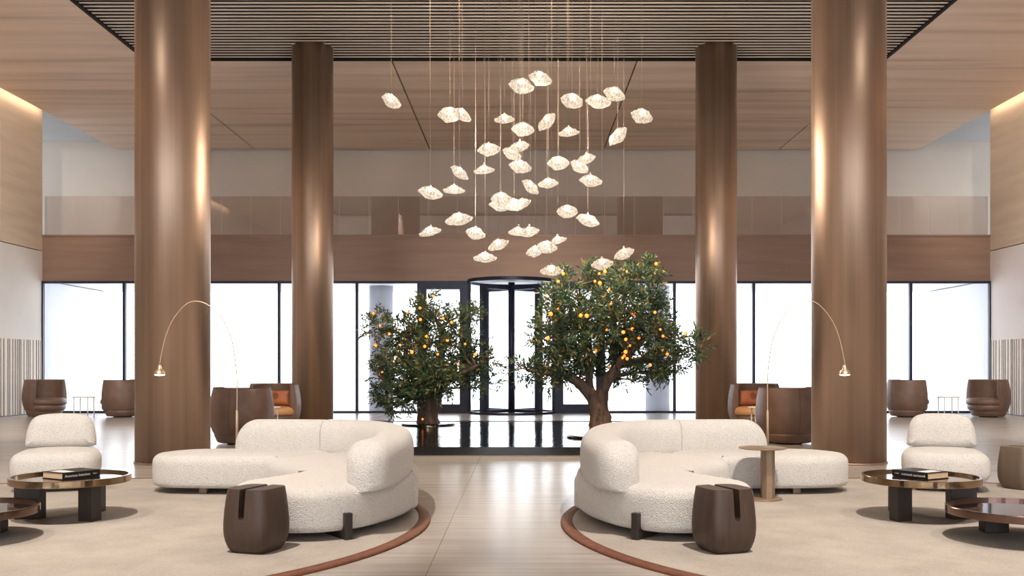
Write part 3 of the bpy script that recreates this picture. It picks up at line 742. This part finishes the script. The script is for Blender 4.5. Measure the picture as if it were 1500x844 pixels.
# ------------------------------------------------------------------ barrel armchairs
def barrel_chair(label, loc, rz, group, leather='leather', seatmat='leather'):
    """open front faces local +y"""
    o = thing('armchair', label, 'armchair', loc, rz, group)
    MB().lathe([(.335, .02), (.36, .045), (.395, .13), (.40, .16)], 48).build('base', leather, o)
    MB().lathe([(.20, 0), (.20, .03)], 32).build('glide', 'black', o)
    MB().lathe([(.36, .145), (.40, .17), (.415, .22), (.412, .295)], 48, (0, .06, 0)).build('seat_drum', leather, o)
    MB().lathe([(.405, .29), (.425, .30), (.438, .335), (.432, .385), (.40, .425), (.33, .445), (.15, .452)], 48, (0, .07, 0)).build('seat_cushion', seatmat, o)
    prof = [(.135, .385), (.20, .425), (.30, .455), (.42, .470), (.54, .466), (.66, .452), (.78, .43), (.845, .415)]
    outline = []   # plan direction stations: arc round the back then short straight arms
    for i in range(41):
        a = R(180 + 180 * i / 40); outline.append((math.cos(a), math.sin(a), 0))
    e = .17
    outline = [(-1, 0, e), (-1, 0, e * .5)] + outline + [(1, 0, e * .5), (1, 0, e)]
    th = .085; rs = []
    for cx, cy, f in outline:
        ring = []
        for z, r in prof: ring.append((cx * r, cy * r + f, z))
        ring.append((cx * (prof[-1][1] - .02), cy * (prof[-1][1] - .02) + f, .862)); ring.append((cx * (prof[-1][1] - th + .015), cy * (prof[-1][1] - th + .015) + f, .862))
        for z, r in reversed(prof): ring.append((cx * (min(r, .43) - th), cy * (min(r, .43) - th) + f, z))
        rs.append(ring)
    MB().rings(rs, True).build('shell', leather, o, bevel=.008)
    mb = MB()
    mb.tube([(cx * .387, cy * .387 + f, .14) for cx, cy, f in outline], .007, 6); mb.tube([(cx * .408, cy * .408 + f, .858) for cx, cy, f in outline], .006, 6)
    mb.tube([(0, -(r + .001), z) for z, r in prof], .004, 5)
    mb.build('piping', 'leather_dark', o)
    return o
CH = 'brown leather barrel armchairs'
barrel_chair('brown barrel armchair in the far left corner before the slatted wall, facing right', (wx(65, 22.2), 22.2, 0), R(-90 - 26), CH)
barrel_chair('brown barrel armchair half behind the big left column, facing left to small white table', (wx(180, 22.2), 22.2, 0), R(90 - 24), CH)
barrel_chair('pale-lit barrel armchair just right of the big right column, facing right to small white table', (wx(1328, 22.2), 22.2, 0), R(-90 + 24), CH)
barrel_chair('brown barrel armchair in the far right corner before the slatted wall, facing left', (wx(1448, 22.2), 22.2, 0), R(90 + 26), CH)
barrel_chair('large brown barrel armchair turned away behind the left white sofa, by the big left column', (wx(353, 14.7), 14.7, 0), R(-6), CH)
barrel_chair('large brown barrel armchair turned away behind the right white sofa, by the big right column', (wx(1155, 14.7), 14.7, 0), R(6), CH)
barrel_chair('barrel armchair with tan seat facing the camera, beside the slim left column', (wx(403, 17.6), 17.6, 0), R(180 - 8), CH, 'leather', 'tan')
barrel_chair('barrel armchair with tan seat facing the camera, beside the slim right column', (wx(1104, 17.6), 17.6, 0), R(180 + 8), CH, 'leather', 'tan')
def leather_pillow(px, d, lab, rz):
    o = thing('cushion', lab, 'cushion', (wx(px, d), d, .457), rz, 'cognac leather cushions')
    import bmesh
    rs = []; W, H, T = .27, .145, .075; N = 20
    vs = []; fs = []
    for side in (1, -1):
        for i in range(N + 1):
            for j in range(N + 1):
                u, v = i / N * 2 - 1, j / N * 2 - 1
                b = ((1 - u ** 4) * (1 - v ** 4)) ** .6; pin = 1 - .07 * (1 - u * u) if True else 1; pin2 = 1 - .05 * (1 - v * v)
                vs.append((u * W * pin2, side * -T * b, H + v * H * pin))
    n = N + 1
    for s in range(2):
        for i in range(N):
            for j in range(N):
                a = s * n * n + i * n + j; q = (a, a + n, a + n + 1, a + 1); fs.append(q if s == 0 else tuple(reversed(q)))
    mb = MB(); mb.add(vs, fs, True); b = mb.build('cushion_body', 'cognac', o); b.rotation_euler = (R(-10), 0, 0)
    MB().tube([(.05 * math.cos(t * PI / 8), -.076, H + .02 + .05 * math.sin(t * PI / 8)) for t in range(17)], .006, 6).tube([(.02 * math.cos(t * PI / 8), -.078, H + .02 + .02 * math.sin(t * PI / 8)) for t in range(17)], .006, 6).build('button_ornament', 'leather_dark', b)
leather_pillow(405, 17.56, 'cognac leather cushion with round emblem in the armchair by the slim left column', R(-8))
leather_pillow(1102, 17.56, 'cognac leather cushion with round emblem in the armchair by the slim right column', R(8))

def white_table(label, loc, r=.25, h=.48):
    o = thing('side_table', label, 'side table', loc, R(20), 'small white round tables')
    MB().lathe([(r - .005, h - .022), (r, h - .018), (r, h - .004), (r - .005, h)], 40).build('table_top', 'whitemetal', o)
    for k in range(4):
        a = R(25 + 90 * k); x, y = math.cos(a) * (r - .03), math.sin(a) * (r - .03)
        MB().tube([(x * 1.02, y * 1.02, 0), (x, y, h - .02)], .011, 8).build('leg', 'whitemetal', o)
    return o
white_table('small round white table between the far left barrel armchairs', (wx(123, 21.8), 21.8, 0))
white_table('small round white table between the far right barrel armchairs', (wx(1389, 21.8), 21.8, 0))
white_table('small white table between the barrel armchairs behind the left white sofa', (-4.13, 16.05, 0), .22, .5)
white_table('small white table between the barrel armchairs behind the right white sofa', (4.17, 16.05, 0), .22, .5)

# ------------------------------------------------------------------ lounge groups (mirrored)
RT = .02      # rug thickness
def L(x, side): return x if side < 0 else mir(x)

def rug(side):
    cx, cy, r = L(-3.45, side), 7.15, 2.9
    o = thing('rug', '%s round cream rug with a rust brown border under the %s white sofa' % (('left', 'left') if side < 0 else ('right', 'right')), 'rug', (cx, cy, 0), 0, 'round lounge rugs')
    MB().lathe([(r - .09, 0), (r - .09, RT - .003), (r - .095, RT)], 160).build('pile', 'rug', o).data.polygons[-1].use_smooth = False
    n = 160; prof = [(r - .09, 0), (r, 0), (r, RT * .6), (r - .01, RT), (r - .088, RT), (r - .09, 0)]
    MB().rings([[(q * math.cos(2 * PI * j / n), q * math.sin(2 * PI * j / n), z) for j in range(n)] for q, z in prof], True, False, False).build('border', 'rug_border', o)
def sofa(side):
    bx_, by_ = -1.9, 8.3
    sd = 'left' if side < 0 else 'right'
    o = thing('curved_sofa', 'cream boucle curved sectional sofa on the %s rug' % sd, 'sofa', (L(bx_, side), by_, RT), 0, 'curved white sofas')
    fl = side > 0
    def pl(pts): return catmull([(x - bx_, y - by_) for x, y in pts], 8)
    z0, z1 = .075 - RT, .385 - RT
    chaise = [(-3.33, 9.1), (-3.27, 8.86), (-3.08, 8.72), (-2.7, 8.67), (-2.3, 8.655), (-2.09, 8.645), (-2.045, 8.66), (-1.80, 8.95), (-1.56, 9.25), (-1.43, 9.44), (-1.47, 9.49), (-1.9, 9.54), (-2.5, 9.56), (-2.95, 9.53), (-3.2, 9.4)]
    corner = [(-2.075, 8.46), (-2.03, 8.62), (-1.80, 8.94), (-1.56, 9.24), (-1.45, 9.40), (-1.40, 9.40), (-1.33, 9.36), (-1.01, 8.99), (-.81, 8.5), (-.72, 8.0), (-.69, 7.60), (-.70, 7.44), (-1.1, 7.44), (-1.59, 7.44), (-1.635, 7.49), (-1.71, 7.78), (-1.84, 8.04), (-1.98, 8.22), (-2.06, 8.33)]
    lobe = [(-.69, 7.50), (-.715, 7.2), (-.785, 6.93), (-.93, 6.61), (-1.16, 6.39), (-1.42, 6.35), (-1.68, 6.44), (-1.86, 6.64), (-1.88, 6.88), (-1.76, 7.14), (-1.65, 7.36), (-1.60, 7.54), (-1.56, 7.58), (-1.1, 7.58), (-.72, 7.58)]
    for p in (chaise, corner, lobe):
        mb = MB(); pillow(mb, pl(p), z0, z1, .085, .05, .012); mb.build('seat', 'boucle', o, flip=fl)
    c1 = [(-2.66, 9.37), (-2.2, 9.38), (-1.75, 9.33)]
    c2 = [(-1.755, 9.325), (-1.45, 9.19), (-1.2, 8.93), (-1.02, 8.5), (-.925, 8.0), (-.88, 7.5), (-.885, 7.1), (-.915, 6.78), (-.96, 6.56)]
    mb = MB(); sweep_cushion(mb, [(x - bx_, y - by_) for x, y in c1], .15, z1 - .055, .668 - RT, .22, .035, low=(.15, .8)); mb.build('backrest', 'boucle', o, flip=fl)
    mb = MB(); sweep_cushion(mb, [(x - bx_, y - by_) for x, y in c2], .165, z1 - .06, .672 - RT, .035, .20, low=(.8, .30)); mb.build('backrest', 'boucle', o, flip=fl)
    # timber legs: an upright on the outside with a foot running under the seat
    for (x, y, ang) in ((-1.035, 6.47, 62), (-1.05, 9.10, -45)):
        u = (math.cos(R(ang)), math.sin(R(ang))); v = (-u[1], u[0])   # u points inwards
        if y > 8: u = (math.cos(R(225)), math.sin(R(225))); v = (-u[1], u[0])
        else: u = (math.cos(R(125)), math.sin(R(125))); v = (-u[1], u[0])
        c = (x - bx_, y - by_); h = .20 - RT; w = .027
        prof = [(-.03, 0), (.44, 0), (.44, .05), (.13, .052), (.07, .062), (.045, .085), (.032, .13), (.026, h), (-.03, h)]
        mb = MB().rings([[(c[0] + u[0] * a + v[0] * k * w, c[1] + u[1] * a + v[1] * k * w, z) for a, z in prof] for k in (1, -1)], False)
        mb.build('leg', 'legwood', o, flip=fl, bevel=.003)
    for (x, y) in ((-2.78, 8.80), (-2.78, 9.38)):
        mb = MB().box(x - bx_ - .035, x - bx_ + .035, y - by_ - .035, y - by_ + .035, 0, .07); mb.build('leg', 'leg_bronze', o, flip=fl, bevel=.004)
def boolean(me_mb, cut_mb, name, mat, parent, flip):
    a = me_mb.build(name, mat, None, flip=flip); c = cut_mb.build('cutter', mat, None, flip=flip)
    m = a.modifiers.new('cut', 'BOOLEAN'); m.object = c; m.operation = 'DIFFERENCE'; m.solver = 'EXACT'
    dg = bpy.context.evaluated_depsgraph_get(); dg.update()
    me = bpy.data.meshes.new_from_object(a.evaluated_get(dg)); a.modifiers.clear(); a.data = me
    bpy.data.objects.remove(c)
    a.parent = parent
    for p in me.polygons: p.use_smooth = True
    try:
        import bmesh
        b = bmesh.new(); b.from_mesh(me)
        for e in b.edges:
            if len(e.link_faces) == 2 and e.calc_face_angle(0) > R(32): e.smooth = False
        b.to_mesh(me); b.free()
    except Exception: pass
    return a
def slit_stool(label, loc, rz, flip, mat, s=1.0):
    o = thing('stool', label, 'stool', loc, rz, 'slit wooden stools')
    n = 64; ex = 4.6; prof = [(0, .72), (.008, .775), (.03, .86), (.07, .94), (.11, .985), (.15, 1.0), (.20, .995), (.27, .965), (.34, .92), (.395, .875), (.402, .86)]
    rs = []
    for z, k in prof:
        r = []
        for j in range(n):
            a = 2 * PI * j / n; c, sn = math.cos(a), math.sin(a); rr = .170 * k * s / ((abs(c) ** ex + abs(sn) ** ex) ** (1 / ex))
            r.append((c * rr, sn * rr, z))
        rs.append(r)
    body = MB().rings(rs)
    pts = []
    for i in range(13):
        a = PI + PI * i / 12; pts.append((.021 * math.cos(a), .24 + .034 * math.sin(a)))
    pts = [(-.022, .5)] + pts + [(.022, .5)]
    cut = MB().rings([[(x, y, z) for x, z in reversed(pts)] for y in (-.4, .4)], False)
    boolean(body, cut, 'body', mat, o, flip)
    return o
def coffee_table(label, loc, r, h, flip, tray, rim, legs, rimh, lw, grp):
    o = thing('coffee_table', label, 'coffee table', loc, 0, grp)
    n = 96
    prof = [(r - .022, h), (r - .004, h), (r, h - .004), (r, h - rimh + .004), (r - .004, h - rimh), (r - .022, h - rimh), (r - .022, h)]
    MB().rings([[(q * math.cos(2 * PI * j / n), q * math.sin(2 * PI * j / n), z) for j in range(n)] for q, z in prof], False, False, False).build('rim', rim, o)
    MB().lathe([(r - .022, h - rimh + .002), (r - .022, h - .02)], n, smooth=False).build('tray', tray, o)
    for x, y, ang, a, b in legs:
        u = (math.cos(R(ang)), math.sin(R(ang))); MB().obox((x, y), u, (-u[1], u[0]), a, b, 0, h - rimh + .004).build('leg', 'legwood', o, flip=flip, bevel=.004)
    return o
def arc_lamp(side):
    d = 9.8; bx_ = wx(347, d)
    sd = 'left' if side < 0 else 'right'
    o = thing('arc_floor_lamp', 'slim brass arc floor lamp rising behind the %s white sofa' % sd, 'floor lamp', (L(bx_, side), d, 0 if True else RT), 0, 'arc floor lamps')
    fl = side > 0
    q = [(348.3, 600), (348.4, 557.8), (346, 529), (339, 492.5), (323.6, 461), (303.8, 445.6), (286.7, 441.4), (272.5, 447), (255.5, 467), (245, 490), (238.5, 515), (235, 534)]
    pts = [(0, 0, .05), (0, 0, .4)] + [(wx(a, d) - bx_ - .009 * 1, 0, wz(b, d)) for a, b in q]
    MB().tube(catmull(pts, 6, False), .0058, 8).build('stem', 'brass', o, flip=fl)
    MB().lathe([(.013, .03), (.013, .72), (.007, .74)], 16).build('pole', 'brass', o, flip=fl)
    MB().lathe([(.13, 0), (.13, .02), (.125, .03), (.02, .034)], 40).build('base', 'brass', o, flip=fl)
    hx, hz = wx(234, d) - bx_, wz(549, d)
    hd = MB().lathe([(.060, .0), (.058, .018), (.046, .042), (.026, .056), (.020, .075), (.012, .10), (.004, .105)], 28, (hx, 0, hz), cap0=False).build('lamp_shade', 'brass', o, flip=fl)
    MB().lathe([(.001, -.012), (.04, -.008), (.056, .002), (.001, .004)], 24, (hx, 0, hz)).build('lamp_lens', 'lens', hd, flip=fl)
def lounge_chair(side):
    sd = 'left' if side < 0 else 'right'
    x, y = wx(84, 9.15), 9.15
    o = thing('lounge_chair', 'armless cream boucle lounge chair on the outer edge of the %s rug' % sd, 'lounge chair', (L(x, side), y, RT), R(18) if side < 0 else R(-18), 'white lounge chairs')
    # local -y is the front
    sq = lambda hx, y0, y1, e: [(hx * math.copysign(abs(math.cos(a)) ** (2 / e), math.cos(a)), (y0 + y1) / 2 + (y1 - y0) / 2 * math.copysign(abs(math.sin(a)) ** (2 / e), math.sin(a))) for a in [2 * PI * i / 72 for i in range(72)]]
    fl = side > 0
    mb = MB(); pillow(mb, sq(.375, -.39, .39, 5), .09, .39, .105, .10, .02); mb.build('seat', 'boucle', o, flip=fl)
    # backrest outline seen from the front
    pts = []
    out = [(-.325, .385), (-.335, .43), (-.325, .53), (-.29, .63), (-.235, .68), (-.13, .70), (0, .704), (.13, .70), (.235, .68), (.29, .63), (.325, .53), (.335, .43), (.325, .385), (.2, .372), (0, .37), (-.2, .372)]
    mb = MB(); pillow(mb, catmull(out, 6), -.14, .10, .10, .10, .012, fn=lambda a, b, h: (a * .94, .22 - h + .14 * (b - .38), b)); mb.build('backrest', 'boucle', o, flip=fl)
    MB().box(-.27, .27, -.2, .27, 0, .13).build('base', 'legwood', o, flip=fl, bevel=.01)
def book(side):
    sd = 'left' if side < 0 else 'right'
    x, y, z = wx(103, 7.40), 7.42, .33 - .0185 + RT
    o = thing('book', 'thick black book with white spine lettering on the larger %s coffee table' % sd, 'book', (L(x, side), y, z), R(60) if side < 0 else R(-60), 'coffee table books')
    fl = side > 0; a, b, h = .16, .125, .052
    # spine on local -y, page ends on -x
    cv = MB().box(-a, a, -b, b, 0, .005).box(-a, a, -b, b, h - .005, h).box(-a, a, -b, -b + .006, .005, h - .005)
    cv.build('cover', 'bookblack', o, flip=fl)
    MB().box(-a + .004, a - .004, -b + .006, b - .004, .005, h - .005).build('pages', 'paper', o, flip=fl)
    MB().box(-a + .03, -a + .12, -b + .03, b - .05, h, h + .001).build('cover_label', 'print', o, flip=fl)
    for txt, size, x0, nm in (('American Interiors', .028, -a + .018, 'spine_title'), ('Vol. I', .016, a - .062, 'spine_volume')):
        c = bpy.data.curves.new(nm, 'FONT'); c.body = txt; c.size = size; c.extrude = .0004; c.space_character = 1.0
        t = bpy.data.objects.new('tmp_text', c); COL.objects.link(t); dg = bpy.context.evaluated_depsgraph_get(); dg.update()
        me = bpy.data.meshes.new_from_object(t.evaluated_get(dg)); bpy.data.objects.remove(t)
        vs = [v.co.copy() for v in me.vertices]; fs = [tuple(p.vertices) for p in me.polygons]
        mb = MB(); mb.add([(x0 + v.x, -b - .0008 + v.z, .016 + v.y + (.004 if size < .02 else 0)) for v in vs], fs); mb.build(nm, 'print', o, flip=fl)

for side in (-1, 1):
    sd = 'left' if side < 0 else 'right'; fl = side > 0
    rug(side); sofa(side); arc_lamp(side); lounge_chair(side); book(side)
    slit_stool('dark brown slit wooden stool in front of the %s white sofa' % sd, (L(-1.545, side), 6.10, RT), R(-19) if side < 0 else R(19), fl, 'stool')
    coffee_table('larger round bronze-rimmed coffee table with a book on the %s rug' % sd, (L(-3.335, side), 7.38, RT), .435, .33, fl, 'tray', 'rim',
                 [(.20, -.12, 75, .05, .065), (-.30, -.03, 0, .10, .05), (.05, .30, 90, .07, .06)], .052, .05, 'round bronze coffee tables')
    coffee_table('lower round rose bronze tray table beside the %s book table' % sd, (L(-3.62, side), 6.44, RT), .47, .225, fl, 'tray_dark', 'rim_rose',
                 [(.02, .33, 0, .085, .05), (-.22, -.12, 60, .085, .05), (-.24, .16, 120, .085, .05)], .052, .05, 'round bronze coffee tables')
slit_stool('paler taupe slit stool cut off at the right edge beyond the low tray table', (4.93, 9.15, RT), R(25), True, 'stool_light', 1.02)

def pedestal():
    d = 8.42; o = thing('pedestal_table', 'champagne metal pedestal side table against the right white sofa chaise', 'side table', (wx(1117, d), d, RT), 0)
    h = .475 - RT
    MB().lathe([(.195, h - .012), (.207, h - .008), (.207, h - .002), (.203, h)], 64).build('table_top', 'champagne', o)
    MB().lathe([(.168, 0), (.168, .008), (.164, .012)], 64).build('base', 'champagne', o)
    n = 8; rs = [[(.045 + .062 * math.cos(2 * PI * (j + .5) / n), .0 + .062 * math.sin(2 * PI * (j + .5) / n), z) for j in range(n)] for z in (.012, h - .012)]
    MB().rings(rs, False).build('post', 'champagne', o)
pedestal()

# ------------------------------------------------------------------ light
w = bpy.data.worlds.new('World'); SC.world = w; w.use_nodes = True
bg = w.node_tree.nodes['Background']; bg.inputs[0].default_value = (.93, .965, 1.0, 1); bg.inputs[1].default_value = 3.3

def area(name, loc, size, energy, rgb, rot=(0, 0, 0), shape='DISK', spread=180, size_y=None):
    l = bpy.data.lights.new(name, 'AREA'); l.shape = shape; l.size = size
    if size_y: l.size_y = size_y
    l.energy = energy; l.color = lin(rgb)[:3]; l.spread = R(spread)
    o = bpy.data.objects.new(name, l); COL.objects.link(o); o.location = loc; o.rotation_euler = rot
    return o
def spot(name, loc, target, energy, rgb, ang=60, blend=.5, rad=.06):
    l = bpy.data.lights.new(name, 'SPOT'); l.energy = energy; l.color = lin(rgb)[:3]; l.spot_size = R(ang); l.spot_blend = blend; l.shadow_soft_size = rad
    o = bpy.data.objects.new(name, l); COL.objects.link(o); o.location = loc
    o.rotation_euler = (Vector(target) - Vector(loc)).to_track_quat('-Z', 'Y').to_euler()
    return o
WARM = (255, 245, 234)
for s in (-1, 1):
    spot('downlight', (AX + s * 2.5, 4.0, 7.42), (AX + s * 3.4, 7.6, 0), 1700, WARM, 54, .4, .07)
    spot('downlight', (AX + s * 5.4, 4.4, 7.42), (AX + s * 4.2, 9.2, 0), 400, WARM, 60, .6, .07)
    spot('downlight', (AX + s * 9.3, 13.0, 7.42), (AX + s * 9.6, 19.5, 0), 1500, WARM, 64, .8, .1)
    spot('wall_washer', (s * 8.8, 15.5, 7.42), (s * 11.9, 23.2, 5.4), 900, WARM, 36, .8, .1)  # added spot out of view, brightens the upper side wall
    spot('downlight', (AX + s * 4.6, 11.5, 7.42), (AX + s * 4.2, 16, 0), 1000, WARM, 60, .8, .1)
spot('tree_spotlight', (-1.0, 10.5, 7.42), (wx(627, 17.4), 17.4, 1.4), 1500, (255, 214, 160), 34, .6, .08)
spot('tree_spotlight', (.6, 9.6, 7.42), (wx(890, 14.4), 14.4, 1.5), 1500, (255, 214, 160), 40, .6, .08)
for y in (-6, -1, 4, 9, 14):  # added grid of broad unseen spots, fill for floor and ceiling
    for x in (-5.2, 5.2):
        if y < 15: spot('downlight', (x, y, 7.44), (x, y, 0), 60, WARM, 150, .6, .35)

# ------------------------------------------------------------------ camera
cam = bpy.data.cameras.new('camera'); co = bpy.data.objects.new('camera', cam); COL.objects.link(co)
co.location = (CAMX, 0, CAMZ); co.rotation_euler = (R(90), 0, 0)
cam.sensor_width = 36; cam.lens = 36 * F / 1500; cam.shift_x = -(VX - 750) / 1500; cam.shift_y = (VY - 422) / 1500
cam.clip_end = 300
SC.camera = co
SC.view_settings.view_transform = 'Standard'; SC.view_settings.look = 'None'; SC.view_settings.gamma = 1; SC.view_settings.use_curve_mapping = False
SC.view_settings.exposure = 0.7
SC.cycles.use_denoising = True
SC.cycles.max_bounces = 10; SC.cycles.diffuse_bounces = 5; SC.cycles.glossy_bounces = 4; SC.cycles.transmission_bounces = 8; SC.cycles.transparent_max_bounces = 16
SC.cycles.sample_clamp_indirect = 6; SC.cycles.caustics_reflective = False; SC.cycles.caustics_refractive = False
